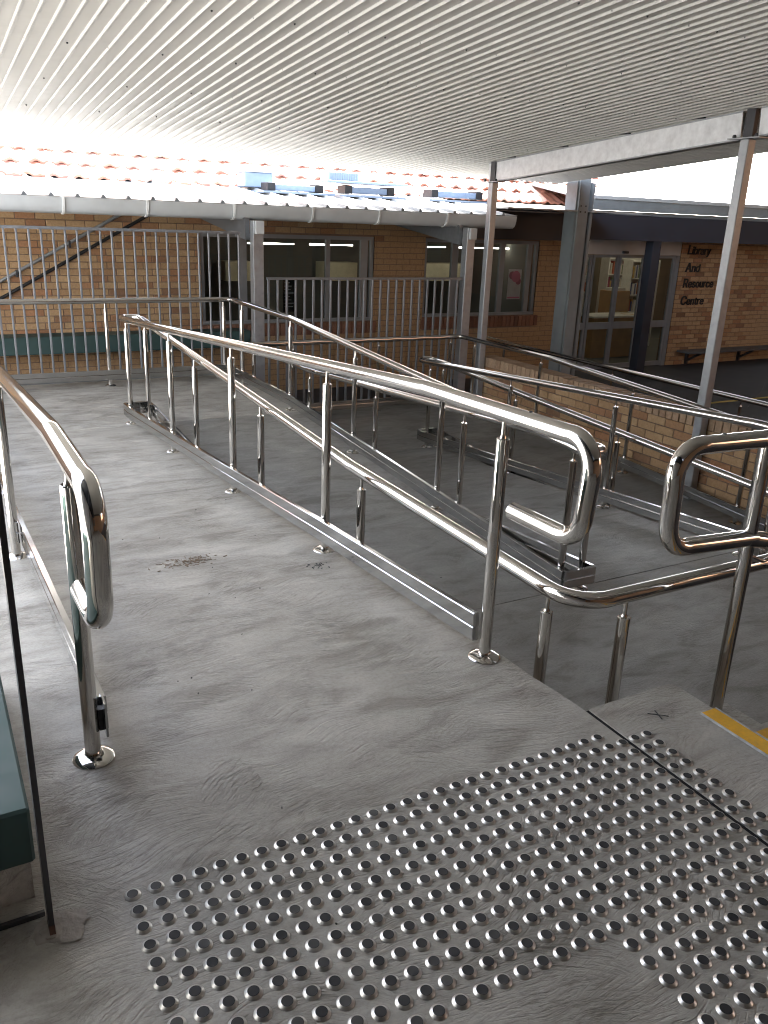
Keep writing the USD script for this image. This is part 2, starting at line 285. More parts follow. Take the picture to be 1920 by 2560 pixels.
setting(MB().add([(-300, -300, GZ), (300, -300, GZ), (300, 300, GZ), (-300, 300, GZ)], [(0, 1, 2), (0, 2, 3)]), 'ground', 'asphalt', 'dark asphalt courtyard ground')
setting(MB().add([(-40, -6, GZ+.004), (-0.6, -6, GZ+.004), (-0.6, 9.9, GZ+.004), (-40, 9.9, GZ+.004)], [(0, 1, 2), (0, 2, 3)]), 'yard_pavement', 'yard_concrete', 'pale concrete yard left of the ramps')
def slab(name, x0, x1, prof, m, label, bottom=GZ-0.1, nx=2):
    """a slab whose top follows prof [(y, z)], closed down to bottom"""
    ys = [p[0] for p in prof]; zs = [p[1] for p in prof]; k = len(ys)
    v = [(x0, y, z) for y, z in prof] + [(x1, y, z) for y, z in prof] + [(x0, y, bottom) for y in ys] + [(x1, y, bottom) for y in ys]; f = []
    for i in range(k-1):
        f += [(i, k+i, k+i+1), (i, k+i+1, i+1), (2*k+i, i, i+1), (2*k+i, i+1, 2*k+i+1), (k+i, 3*k+i, 3*k+i+1), (k+i, 3*k+i+1, k+i+1)]
    f += [(0, 2*k, 3*k), (0, 3*k, k), (k-1, 2*k-1, 4*k-1), (k-1, 4*k-1, 3*k-1)]
    return setting(MB().add(v, f), name, m, label)
# upper landing and the first run are one pour
up_poly = [(-3.0, -4.5), (1.419, -4.5), (1.417, 0.14), (1.41, 0.24), (1.395, 0.37), (1.385, 0.62), (-3.0, 0.62)]
setting(MB().prism(up_poly, GZ, 0.0), 'landing', 'concrete', 'upper concrete landing with brushed swirls, nearest the camera')
setting(MB().prism([(1.433, -4.5), (1.80, -4.5), (1.80, 0.118), (1.79, 0.130), (1.775, 0.134), (1.45, 0.134), (1.433, 0.128)], GZ, -0.001), 'landing', 'concrete', 'narrow concrete slab between the dark joint and the steps')
setting(MB().box(1.4195, 1.4325, -4.5, 0.13, -0.3, -0.004), 'joint_strip', 'dark_joint', 'dark filler strip between the two upper slabs')
slab('ramp', -0.45, 1.385, F1, 'concrete', 'first ramp run, sloping down from the upper landing')
slab('landing', -1.2, 2.95, [(5.884, -0.398), (8.0, -0.398)], 'concrete', 'far landing at the foot of the first run', GZ-.1)
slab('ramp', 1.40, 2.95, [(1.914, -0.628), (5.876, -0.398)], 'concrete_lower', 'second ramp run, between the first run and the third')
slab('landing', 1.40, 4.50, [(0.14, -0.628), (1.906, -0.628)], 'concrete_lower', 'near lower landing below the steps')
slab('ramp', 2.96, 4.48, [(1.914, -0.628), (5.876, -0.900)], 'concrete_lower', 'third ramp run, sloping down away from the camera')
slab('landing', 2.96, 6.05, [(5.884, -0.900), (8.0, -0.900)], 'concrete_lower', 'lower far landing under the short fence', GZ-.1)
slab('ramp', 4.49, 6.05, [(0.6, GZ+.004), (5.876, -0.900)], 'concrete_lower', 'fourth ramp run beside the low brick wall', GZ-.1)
setting(MB().box(1.40, 2.95, 5.8765, 5.8835, -0.8, -0.402), 'joint_strip', 'dark_joint', 'dark joint between second run and far landing')
setting(MB().box(2.97, 6.04, 5.8765, 5.8835, -1.1, -0.904), 'joint_strip', 'dark_joint', 'dark joint between third run and lower far landing')
setting(MB().box(1.41, 4.47, 1.9065, 1.9135, -1.0, -0.632), 'joint_strip', 'dark_joint', 'dark joint across the near lower landing')
# steps going down to the right of the upper slab
st = MB()
for k, (xa, xb_) in enumerate([(1.80, 2.10), (2.10, 2.40), (2.40, 2.70)]):
    st.box(xa, xb_, -3.0, 0.132, GZ, -0.158*(k+1))
setting(st, 'steps', 'concrete', 'concrete steps going down from the upper slab')
for k, (x0, zt) in enumerate([(1.733, 0.0), (2.03, -0.158)]):
    t = thing('stair_nosing', ['yellow grip strip on the edge of the top step', 'yellow grip strip on the second step down'][k], 'stair nosing')
    MB().box(x0+.004, x0+.064, -1.3, -0.045, zt+.001, zt+.006).out('grip_strip', 'yellow_grip', t)
    for a, b in ((x0, x0+.004), (x0+.064, x0+.070)):
        MB().box(a, b, -1.3, -0.045, zt+.001, zt+.0075).out('edge_trim', 'aluminium', t)
# pencilled cross on the slab
ck = MB().bar((1.585, 0.032, 0.0006), (1.635, -0.008, 0.0006), 0.0035, 0.0012); ck.bar((1.602, -0.012, 0.0012), (1.618, 0.034, 0.0012), 0.0035, 0.0012)
tag(stage.GetPrimAtPath(ck.out('chalk_mark', 'black')), 'small dark cross drawn on the slab near the yellow strip', 'mark')

# ------------------------------------------------------------------ warning studs: 50 mm grid
SLOPE_PTS = []
def stud_ok(r, c):
    if r < 0 or c < 0 or c > 30: return False
    if r == 0: return c <= 27
    if c >= 18: return True
    return r <= 11
def px(X):
    q = np.asarray(X, float) - CAM; d = q@fwd
    return 960 + F_PX*(q@rgt)/d, 1280 - F_PX*(q@up)/d, d
studs = []
for r in range(-1, 26):
    for c in range(0, 31):
        if not stud_ok(r, c): continue
        X = (0.05*c, -0.05*r, 0.0); u, v, d = px(X)
        if d > 0.1 and -25 < u < 1945 and v < 2585: studs.append((d, r, c))
studs.sort()
rim = MB().lathe([(0.0182, -0.004), (0.0182, 0.0008), (0.0176, 0.0016), (0.0130, 0.0052), (0.0124, 0.0054), (0.0121, 0.0049), (0.0, 0.0049)], n=28)
top = MB().lathe([(0.0120, 0.0047), (0.0119, 0.0055), (0.0111, 0.0057), (0.0, 0.0057)], n=20)
SL = 'raised stainless warning stud with dark grit top, set in the concrete landing'; SG = 'warning studs in a grid on the upper landing'
first = None
for k, (d, r, c) in enumerate(studs[:300]):
    loc = (0.05*c + rng.normal(0, .0007), -0.05*r + rng.normal(0, .0007), 0.0)
    if first is None:
        first = thing('tactile_stud', SL, 'tactile stud', loc, SG)
        rim.out('rim', 'stud_steel', first, smooth=35); top.out('grit_insert', 'stud_grit', first, smooth=35)
    else:
        p = numbered('/World', 'tactile_stud'); x = UsdGeom.Xform.Define(stage, p)
        x.GetPrim().GetReferences().AddInternalReference(first)
        x.ClearXformOpOrder(); x.AddTranslateOp().Set(Gf.Vec3d(*map(float, loc))); x.GetPrim().SetInstanceable(True)
        tag(x, SL, 'tactile stud', SG)
if len(studs) > 300:
    a, b = MB(), MB()
    for d, r, c in studs[300:]:
        o = np.array((0.05*c + rng.normal(0, .0007), -0.05*r + rng.normal(0, .0007), 0.0))
        for src, dst in ((rim, a), (top, b)):
            for v, f in zip(src.v, src.f): dst.add(v + o, f)
    t = thing('tactile_studs', 'farthest rows of the raised warning studs, past the nearer ones', 'tactile studs', kind='stuff')
    a.out('rims', 'stud_steel', t, smooth=35, kind='stuff'); b.out('grit_inserts', 'stud_grit', t, smooth=35, kind='stuff')

# ------------------------------------------------------------------ stainless handrails
RT, RP = 0.0282, 0.0215
def post(t, x, y, zf, zr, flange=True, rp=RP):
    """post on the floor zf carrying a rail whose centre is at zr"""
    zt = zr - RT - 0.052
    p = MB().lathe([(rp, zf-.02), (rp, zt-.003), (rp-.003, zt), (0, zt)], (x, y, 0), 22).out('post', 'stainless', t, smooth=35)
    MB().lathe([(0.012, zt-.001), (0.010, zt+.006), (0.0075, zt+.012), (0.0075, zr-RT*.7), (0, zr-RT*.7)], (x, y, 0), 14).out('spigot', 'stainless', p, smooth=35)
    if flange:
        MB().lathe([(0.056, zf+.0005), (0.056, zf+.003), (0.050, zf+.010), (0.034, zf+.016), (rp+.001, zf+.017)], (x, y, 0), 28).out('flange', 'stainless', p, smooth=35)
    return p
def rail(t, pts, r, name='rail_tube'):
    return MB().tube(fillet(pts, r), RT, 22).out(name, 'stainless', t, smooth=50)
def chamfer_bar(m, a, b, w, h, c=0.003):
    a, b = np.array(a, float), np.array(b, float); d = (b-a)/np.linalg.norm(b-a)
    q = np.cross(d, (0, 0, 1)); q /= np.linalg.norm(q); u = np.cross(q, d)
    sec = [(-w/2+c, -h/2), (w/2-c, -h/2), (w/2, -h/2+c), (w/2, h/2-c), (w/2-c, h/2), (-w/2+c, h/2), (-w/2, h/2-c), (-w/2, -h/2+c)]
    mm = trimesh.convex.convex_hull(np.array([p + q*i + u*j for p in (a, b) for i, j in sec])); m.tm(mm)
def kerb(t, pts, off):
    """two stacked flat rails along pts (floor points), lifted 65 mm"""
    for k in range(2):
        m = MB()
        for a, b in zip(pts[:-1], pts[1:]):
            z = 0.090 + 0.0530*k
            chamfer_bar(m, (a[0]+off, a[1], a[2]+z), (b[0]+off, b[1], b[2]+z), 0.025, 0.0515)
        m.out('kerb_rail', 'kerb_steel', t)
def floorpts(x, f, y0, y1, n=4): return [(x, y, f(y)) for y in np.linspace(y0, y1, n)]

# the long outer rail: left side of run 1, round the far landing, run 2 / run 3, lower landing, run 4
t = thing('ramp_handrail', 'long outer stainless handrail starting at the left post and running round the far landings', 'handrail')
xa = 0.018
rail(t, [(xa, 0.47, 0.537), (xa, 0.22, 0.553), (xa, 0.205, 0.868), (xa, 0.75, 0.868), (xa, 5.95, 0.500), (xa, 7.70, 0.494), (XC, 7.70, 0.494), (XC, 5.98, 0.487), (XC, 1.95, 0.262), (XC, 1.80, 0.250), (XC2, 1.80, 0.250), (XC2, 1.95, 0.246), (XC2, 5.90, 0.005), (XC2, 7.64, -0.005), (XE, 7.64, -0.005), (XE, 5.80, 0.0), (XE, 0.9, -0.265)],
     [0, .085, .085, 0, 0, .07, .07, 0, 0, .07, .07, 0, 0, .07, .07, 0, 0])
def zA(y): return float(np.interp(y, [.2, .75, 5.95, 7.7], [.868, .868, .5, .494]))
for y in (0.54, 2.462, 3.82, 5.2, 6.4, 7.55): post(t, xa, y, z1(y) if y < 5.88 else -.398, zA(y))
for x in (0.35, 1.50, 2.78): post(t, x, 7.70, -.398, .494)
for y in (7.35, 5.98, 4.605, 3.265, 1.895): post(t, XC, y, z2(y) if y < 5.88 else -.398, float(np.interp(y, [1.95, 5.98, 7.7], [.262, .487, .494])))
for y in (1.885, 3.2, 4.5, 5.85, 7.4): post(t, XC2, y, z3(y) if y < 5.88 else -.9, float(np.interp(y, [1.95, 5.9, 7.64], [.246, .005, -.005])))
for x in (3.6, 4.75, 5.8): post(t, x, 7.64, -.9, -.005)
for y in (7.3, 5.97, 4.5, 3.08, 1.7): post(t, XE, y, z4(y) if y < 5.88 else -.9, float(np.interp(y, [.9, 5.8, 7.64], [-.265, 0, -.005])))
kerb(t, floorpts(xa, z1, 0.565, 5.88) + [(xa, 7.66, -.398)], 0.037)
kerb(t, [(xa+.02, 7.66, -.388), (XC, 7.66, -.388)], 0)
kerb(t, [(XC, 7.63, -.398)] + floorpts(XC, z2, 5.88, 1.83), -0.037)
kerb(t, [(XC-.037, 1.815, -.628), (XC2+.037, 1.815, -.628)], 0)
kerb(t, floorpts(XC2, z3, 1.83, 5.88) + [(XC2, 7.6, -.9)], 0.037)
kerb(t, [(XC2+.05, 7.60, -.9), (XE-.05, 7.60, -.9)], 0)
kerb(t, [(XE, 7.58, -.9)] + floorpts(XE, z4, 5.88, 1.0), -0.037)
# rail between run 1 and run 2
t = thing('ramp_handrail', 'stainless handrail between the first and second runs, with the square loop at its near end', 'handrail')
rail(t, [(XB, 0.462, 0.565), (XB, 0.150, 0.572), (XB, 0.128, 0.872), (XB, 1.02, 0.852), (XB, 5.93, 0.513), (XB, 6.13, 0.508), (XB2, 6.13, 0.508), (XB2, 5.93, 0.508), (XB2, 1.87, 0.302), (XB2, 0.28, 0.282), (4.36, 0.28, 0.282)],
     [0, .085, .085, 0, 0, .07, .07, 0, 0, .13, 0])
def zB(y): return float(np.interp(y, [.15, 1.02, 5.93], [.872, .852, .513]))
for y in (0.544, 1.854, 3.175, 4.544, 5.94): post(t, XB, y, z1(y) if y < 5.88 else -.398, zB(y))
for y in (0.42, 1.78, 3.1, 4.44, 5.9): post(t, XB2, y, z2(y) if y > 1.9 else -.628, float(np.interp(y, [.28, 1.87, 5.93], [.282, .302, .508])))
for x in (1.69, 2.9, 4.1): post(t, x, 0.28, -.628, .282)
kerb(t, floorpts(XB, z1, 0.560, 5.88, 5) + [(XB, 6.03, -.398)], -0.034)
kerb(t, [(XB-.034, 6.04, -.398), (XB2+.037, 6.04, -.398)], 0)
kerb(t, floorpts(XB2, z2, 1.95, 5.88) + [(XB2, 6.03, -.398)], 0.037)
MB().lathe([(0.006, 0), (0.006, 0.004), (0.004, 0.006), (0, 0.006)], (XB, 0.42, 0.890), 10).out('screw', 'dark_steel', t, smooth=35)
# rail between run 3 and run 4
t = thing('ramp_handrail', 'stainless handrail between third and fourth runs, in front of the low brick wall', 'handrail')
rail(t, [(XD, 1.75, 0.262), (XD, 1.95, 0.258), (XD, 5.90, 0.012), (XD, 6.12, 0.006), (XD2, 6.12, 0.006), (XD2, 5.90, 0.004), (XD2, 0.9, -0.245)], [0, 0, 0, .07, .07, 0, 0])
for y in (1.85, 3.17, 4.5, 5.88): post(t, XD, y, z3(y), float(np.interp(y, [1.95, 5.9], [.27, .012])))
for y in (1.8, 3.25, 4.6, 5.86): post(t, XD2, y, z4(y), float(np.interp(y, [.9, 5.9], [-.245, .004])))
kerb(t, floorpts(XD, z3, 1.8, 5.88) + [(XD, 6.0, -.9)], -0.037)
kerb(t, [(XD-.037, 6.01, -.9), (XD2+.037, 6.01, -.9)], 0)
kerb(t, floorpts(XD2, z4, 1.2, 5.88) + [(XD2, 6.0, -.9)], 0.037)
# stair rail
t = thing('stair_handrail', 'stainless stair handrail with a square loop and a post foot behind the yellow strip', 'handrail')
ys = 0.10
rail(t, [(2.02, ys, 0.498), (1.628, ys, 0.520), (1.612, ys, 0.836), (2.02, ys, 0.828), (3.6, ys, 0.00)], [0, .085, .085, .06, 0])
MB().tube(fillet([(1.985, ys, 0.4985), (2.07, ys, 0.482), (3.6, ys, -0.32)], 0.03), RT, 22).out('rail_tube', 'stainless', t, smooth=50)
MB().lathe([(RP, -0.17), (RP, 0.81), (0, 0.81)], (2.005, ys, 0), 22).out('post', 'stainless', t, smooth=35)
MB().tube(fillet([(2.03, ys, 0.43), (2.10, ys, 0.40), (2.135, ys, 0.41), (2.135, ys, 0.455)], 0.03), 0.007, 12).out('bracket', 'stainless', t, smooth=50)
MB().lathe([(0.006, 0), (0.006, 0.004), (0.004, 0.006), (0, 0.006)], (1.80, ys, 0.857), 10).out('screw', 'dark_steel', t, smooth=35)
# rail on the asphalt past the low wall
t = thing('ground_handrail', 'single stainless handrail on the asphalt past the low brick wall', 'handrail')
MB().tube([(7.4, 9.2, -.27), (7.4, 1.5, -.27)], RT, 20).out('rail_tube', 'stainless', t, smooth=50)
for y in (8.6, 6.3, 4.35, 2.4): post(t, 7.4, y, GZ, -.27, rp=.019)

# small steel plate clamped to the left post, screws on the left loop
t = thing('post_bracket', 'small flat steel plate fixed low on the nearest left post', 'bracket')
MB().box(xa+.020, xa+.033, 0.528, 0.552, 0.088, 0.152).out('spacer', 'black', t)
MB().cbox(xa+.0335, xa+.040, 0.508, 0.572, 0.075, 0.178, .001).out('plate', 'kerb_steel', t)

# ------------------------------------------------------------------ left edge: flat post, green ledge
t = thing('flat_post', 'dark flat steel post grouted into the concrete at the left edge', 'post')
MB().box(-0.177, -0.166, -0.04, 0.0, -0.02, 2.3).out('upright', 'dark_steel', t)
MB().box(-0.177, -0.1655, -0.041, 0.001, -0.01, 0.03).out('rusty_foot', 'rusty_steel', t, label='rust stained foot of the flat post')
MB().box(-1.2, -0.178, 0.02, 0.028, 0.004, 0.016).out('bottom_bar', 'dark_steel', t)
gp = trimesh.creation.icosphere(3, 1.0); gv = gp.vertices.copy()
gv *= (0.052, 0.045, 0.007) * (1 + 0.55*(meshkit.fbm(gv*2.2, 3, 3)[:, None]-.5)*2); gv += (-0.155, -0.022, 0.0)
tag(stage.GetPrimAtPath(MB().add(gv, gp.faces).out('grout_patch', 'old_render', smooth=40)), 'rough pale grout patch round the foot of the flat post', 'grout')
def ledge(label, x0, x1, y0, y1, z0, z1):
    t = thing('green_ledge', label, 'ledge')
    MB().cbox(x0, x1, y0, y1, z0, z1, .006).out('body', 'green_paint', t)
    return t
ledge('green painted ledge end at the left edge beside the flat post', -1.5, -0.182, 0.03, 1.15, 0.14, 0.275)
ck = MB().box(-1.5, -0.19, 0.09, 1.1, 0.0, 0.138)
setting(ck, 'upstand', 'concrete', 'concrete upstand under the near green ledge')

# ------------------------------------------------------------------ brick helper
def wall_bricks(t, x0, x1, zlo, zhi, y, holes, seen, m='brick', bl=0.23, bh=0.076, pl=0.24, ph=0.086, shift=0.0, axis='x', depth=0.055, z_ref=None):
    """bricks on a facade; axis x: facade at y facing -y; axis y: facade at x = y facing -x. The 300 that show largest are parts, the others one part."""
    cells = []; zr = zlo if z_ref is None else z_ref
    i0, i1 = math.floor((zlo-zr)/ph)-1, math.ceil((zhi-zr)/ph)+1
    for i in range(i0, i1):
        za, zb = zr + i*ph, zr + i*ph + bh
        if zb < zlo+.02 or za > zhi-.02: continue
        za, zb = max(za, zlo), min(zb, zhi)
        k0 = math.floor((x0-shift)/pl) - 1
        for k in range(k0, k0 + int((x1-x0)/pl) + 4):
            a = shift + k*pl + (pl/2 if i % 2 else 0); b = a + bl; segs = [(max(a, x0), min(b, x1))]
            for hx0, hx1, hz0, hz1 in holes:
                if zb > hz0+.01 and za < hz1-.01:
                    new = []
                    for p, q in segs:
                        if q <= hx0 or p >= hx1: new.append((p, q)); continue
                        if p < hx0: new.append((p, hx0))
                        if q > hx1: new.append((hx1, q))
                    segs = new
            cells += [(p, q, za, zb) for p, q in segs if q - p > .025]
    def score(c):
        X = ((c[0]+c[1])/2, y, (c[2]+c[3])/2) if axis == 'x' else (y, (c[0]+c[1])/2, (c[2]+c[3])/2)
        u, v, d = px(X); return (0 if 0 < u < 1920 and 0 < v < 2560 and seen(*X) else 1, d)
    cells.sort(key=score); rest = MB()
    for n, (p, q, za, zb) in enumerate(cells):
        j = rng.normal(0, .0015); c = .004
        mb = MB() if n < 300 else rest
        if axis == 'x': mb.cbox(p, q, y+j, y+depth, za, zb, c) if n < 300 else mb.box(p, q, y+j, y+depth, za, zb)
        else: mb.cbox(y+j, y+depth, p, q, za, zb, c) if n < 300 else mb.box(y+j, y+depth, p, q, za, zb)
        if n < 300: mb.out('brick', m, t)
    if rest.n: rest.out('bricks', m, t, kind='stuff')

# ------------------------------------------------------------------ long brick building at the back
YW = 10.40
bb = thing('brick_building', 'long tan brick building with white sheet verandah roof behind the tall fence', 'building')
W1, W2 = (3.36, 6.12, -0.13, 1.13), (7.04, 9.35, -0.10, 1.13)
wm = MB()
for x0, x1, za, zb in ((-6, W1[0], GZ, 1.62), (W1[1], W2[0], GZ, 1.62), (W2[1], 10.03, GZ, 1.62), (W1[0], W1[1], GZ, W1[2]), (W1[0], W1[1], W1[3], 1.62), (W2[0], W2[1], GZ, W2[2]), (W2[0], W2[1], W2[3], 1.62)):
    wm.box(x0, x1, YW+.008, YW+.25, za, zb)
wm.out('wall', 'mortar', bb)
wall_bricks(bb, -1.4, 10.03, GZ, 1.60, YW, [(W1[0], W1[1], W1[2]-.19, W1[3]), (W2[0], W2[1], W2[2]-.19, W2[3])],
            lambda x, y, z: z > -.45 and z < 1.40 and not (x > 9.0 and z < -.3), shift=0.045, z_ref=GZ+.005)
for (x0, x1, zb, _) in (W1, W2):
    x = x0 - .02
    while x < x1 + .02:
        MB().cbox(x, x+.076, YW-.035, YW+.05, zb-.19, zb-.012, .004).out('sill_brick', 'sill_brick', bb); x += .086
def window(parent, x0, x1, z0, z1, mull, y, fw=.055, mat_='window_frame', glass=True, rails=(), panes_skip=()):
    m = MB(); d0, d1 = y+.03, y+.09
    m.box(x0, x1, d0, d1, z1-fw, z1); m.box(x0, x1, d0-.02, d1, z0, z0+fw*.8); m.box(x0, x0+fw, d0+.002, d1, z0+fw*.8, z1-fw); m.box(x1-fw, x1, d0+.002, d1, z0+fw*.8, z1-fw)
    for a, b in mull: m.box(a, b, d0+.004, d1, z0+fw*.8, z1-fw)
    w = m.out('window_frame', mat_, parent)
    xs = [x0+fw] + [q for ab in mull for q in ab] + [x1-fw]
    for i in range(0, len(xs), 2):
        MB().box(xs[i], xs[i+1], y+.060, y+.065, z0+fw*.8, z1-fw).out('pane', 'window_glass', w)
    return w
w1 = window(bb, *W1, [(3.93, 4.05), (5.31, 5.38), (5.90, 6.02)], YW)
w2 = window(bb, *W2, [(7.58, 7.70), (8.55, 8.65), (9.13, 9.22)], YW)
# rooms behind the windows
rm = MB()
rm.box(3.0, 9.9, 13.2, 13.25, -0.9, 1.6); rm.box(3.0, 9.9, YW+.26, 13.2, -0.92, -0.9); rm.box(2.95, 3.0, YW+.26, 13.2, -0.9, 1.6); rm.box(9.9, 9.95, YW+.26, 13.2, -0.9, 1.6); rm.box(3.0, 9.9, YW+.26, 13.2, 1.6, 1.62)
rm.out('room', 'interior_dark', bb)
for x, y in ((5.2, 12.0), (6.3, 12.0), (8.2, 12.0), (9.2, 12.0), (10.1, 12.0)):
    MB().box(x-.55, x+.25, y, y+.05, 0.93, 0.955).out('tube_lamp', 'sky_glint', bb)  # glowing bars added in place of bright sky reflected in the panes
for x0, x1 in ((4.45, 4.95), (6.3, 6.95), (8.0, 9.4)):
    MB().box(x0, x1, 12.6, 13.0, 0.30, 0.62).out('cupboard', 'cream', bb)  # pale blocks standing in for a wall reflected in the panes
# green board along the foot of the wall
MB().cbox(-1.4, 3.95, YW-.36, YW-.005, -0.41, -0.185, .006).out('green_board', 'green_paint', bb, label='long dark green ledge along the foot of the brick wall')
# pipes on the wall
MB().tube([(-.2, YW-.05, -.04), (2.45, YW-.05, 1.42)], 0.021, 12).out('pipe', 'galvanised', bb, smooth=50, label='pale pipe slanting up the brick wall')
MB().tube([(-.2, YW-.03, -.25), (2.85, YW-.03, 1.44)], 0.022, 10).out('pipe', 'black', bb, smooth=50, label='black pipe slanting up the brick wall')
for x in (0.95, 1.62):
    z = -.04 + (x+.2)*1.46/2.65; MB().box(x-.012, x+.012, YW-.075, YW-.004, z-.06, z+.025).out('pipe_clip', 'dark_steel', bb)
# verandah: white sheet roof, gutter, columns with tapered beams
YG, ZG = 8.24, 1.50
def zroof(y): return 1.512 + (y-YG)*0.111
for sheet in range(5):
    v, f = [], []; x = -2.0 + sheet*1.83; prof = []
    for r in range(7):
        bx = x + r*0.2615
        prof += [(bx-.022, 0), (bx-.009, .032), (bx+.009, .032), (bx+.022, 0), (bx+.13, -.002)]
    prof = [p for p in prof if p[0] <= x + 7*0.2615 - .03]
    prof += [(x + 7*.2615 - .022, .0)]
    for px_, pz in prof: v += [(px_, YG-.05, zroof(YG-.05)+pz + sheet*.0006), (px_, 10.35, zroof(10.35)+pz + sheet*.0006)]
    for i in range(len(prof)-1): f += [(2*i, 2*i+2, 2*i+3), (2*i, 2*i+3, 2*i+1)]
    v = np.array(v); k = len(v); v2 = np.vstack([v, v - (0, 0, .003)]); f2 = list(f) + [(a+k, c+k, b+k) for a, b, c in f]
    f2 += [(2*i, 2*i+k, 2*i+2+k) for i in range(len(prof)-1)] + [(2*i, 2*i+2+k, 2*i+2) for i in range(len(prof)-1)]
    MB().add(v2, f2).out('roof_sheet', 'roof_metal', bb)
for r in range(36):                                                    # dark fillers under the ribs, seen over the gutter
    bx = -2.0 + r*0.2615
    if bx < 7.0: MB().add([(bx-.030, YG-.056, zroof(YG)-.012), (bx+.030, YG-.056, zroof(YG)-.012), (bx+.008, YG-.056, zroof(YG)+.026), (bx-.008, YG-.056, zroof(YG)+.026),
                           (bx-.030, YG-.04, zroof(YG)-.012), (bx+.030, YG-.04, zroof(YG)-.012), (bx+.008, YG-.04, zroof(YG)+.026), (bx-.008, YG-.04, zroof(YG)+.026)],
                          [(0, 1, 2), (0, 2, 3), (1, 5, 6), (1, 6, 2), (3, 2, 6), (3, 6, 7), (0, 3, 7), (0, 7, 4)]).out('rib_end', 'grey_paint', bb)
def gutter_profile(s=1.0, g=0.0):                                       # quad gutter: (y offset, z)
    return [(0.0, ZG-.005), (-.125, ZG+.0), (-.132, ZG-.012), (-.128, ZG-.05), (-.118, ZG-.095), (-.098, ZG-.135), (-.06, ZG-.158), (0, ZG-.165)]
def extrude_x(prof, x0, x1):
    k = len(prof); v = [(x0, YG+y, z) for y, z in prof] + [(x1, YG+y, z) for y, z in prof]
    f = []
    for i in range(k):
        j = (i+1) % k; f += [(i, j, k+j), (i, k+j, k+i)]
    for i in range(1, k-1): f += [(0, i+1, i), (k, k+i, k+i+1)]
    m = trimesh.Trimesh(v, f, process=False); m.fix_normals(); return m
gut = MB().tm(extrude_x(gutter_profile(), -3.0, 7.06)).out('gutter', 'gutter_paint', bb, smooth=40)
for x in (0.10, 1.24, 2.10, 3.08, 4.05, 4.95, 5.95):
    pr = [(y*1.13-.001, (z-ZG+.08)*1.10+ZG-.08) for y, z in gutter_profile()]
    MB().tm(extrude_x(pr, x-.012, x+.012)).out('gutter_bracket', 'white_paint', gut, smooth=40)
for x in (3.25, 6.19):
    c = MB().cbox(x, x+.125, 7.98, 8.10, GZ, 1.335, .004).out('column', 'galvanised', bb)
    bm = MB(); v = [(x-.05, 8.11, 1.36), (x-.05, 10.38, 1.50), (x-.05, 10.38, 1.38), (x-.05, 8.11, 1.12)]; v += [(a+.05, b, cc) for a, b, cc in v]
    mm = trimesh.Trimesh(v, [(0, 1, 2), (0, 2, 3), (4, 6, 5), (4, 7, 6), (0, 4, 5), (0, 5, 1), (3, 2, 6), (3, 6, 7), (0, 3, 7), (0, 7, 4), (1, 5, 6), (1, 6, 2)], process=False); mm.fix_normals()
    bm.tm(mm).out('tapered_beam', 'galvanised_rail', bb)
    MB().cbox(x+.015, x+.115, 7.93, 7.978, 1.19, 1.33, .004).out('beam_end', 'gutter_paint', bb)
MB().box(6.95, 9.6, 9.50, 9.55, 1.17, 1.58).out('fascia_board', 'navy_paint', bb, label='dark fascia board between gutter end and grey column')
MB().box(7.08, 9.6, 8.35, 10.35, 1.60, 1.62).out('roof_sheet', 'roof_metal', bb)
MB().box(2.6, 7.0, 8.34, 10.39, 1.368, 1.376).out('ceiling_lining', 'navy_paint', bb)  # dark sheet added under the verandah roof to darken the wall below
# red tiled roof behind the sheets
roof = MB().add([(-3, 10.30, 1.715), (10.9, 10.30, 1.715), (10.9, 14.5, 4.1), (-3, 14.5, 4.1)], [(0, 1, 2), (0, 2, 3)]).out('roof', 'mortar', bb)
gu = np.linspace(0, 1, 13); wave = np.where(gu < .55, .5-.5*np.cos(2*np.pi*gu/.55), .35*(.5-.5*np.cos(2*np.pi*(gu-.55)/.45)))*.036
for cse in range(6):
    y0, zt0 = 10.22 + cse*.30, 1.725 + cse*.165
    for k in range(36):
        x = 0.2 + k*.30 + (.15 if cse % 2 else 0); j = rng.normal(0, .003)
        v = []
        for dy, dz in ((0, 0), (.34, .193)):
            for g, w in zip(gu, wave): zf_ = .030 if dy == 0 else 0.0; v += [(x+g*.30, y0+dy, zt0+dz+w+j+zf_), (x+g*.30, y0+dy, zt0+dz+w+j+zf_-.030)]
        n = 26; f = []
        for i in range(12):
            a = 2*i; f += [(a, a+2, n+a+2), (a, n+a+2, n+a), (a, a+1, a+3), (a, a+3, a+2), (a+1, n+a+1, n+a+3), (a+1, n+a+3, a+3)]
        MB().add(v, f).out('tile', 'roof_tile', roof)

# things standing on the sheet roof
def roof_box(name, label, cat, x0, x1, y, z0, z1):
    t = thing(name, label, cat)
    MB().box(x0-.10, x1+.12, y-.12, y+.45, zroof(y-.12)+.030, zroof(y-.12)+.055).out('flashing', 'vent_blue', t)
    for a in (x0, x1-.11): MB().cbox(a, a+.11, y, y+.25, z0, z1, .003).out('block', 'black', t)
    MB().cbox(x0+.112, x1-.112, y+.02, y+.22, z0+.01, z1-.02, .003).out('panel', 'vent_blue', t)
    return t
roof_box('roof_vent', 'low roof vent with dark ends, leftmost on the white sheet roof', 'roof vent', 4.02, 4.82, 9.50, 1.70, 1.80)
t = roof_box('roof_vent', 'low roof vent under a wide flat cover and louvred box', 'roof vent', 5.15, 5.93, 9.50, 1.71, 1.82)
MB().cbox(4.85, 6.10, 9.42, 9.85, 1.84, 1.87, .004).out('cover', 'vent_blue', t)
lv = MB().cbox(4.95, 5.40, 9.6, 9.9, 1.872, 1.98, .004).out('louvre_box', 'vent_blue', t)
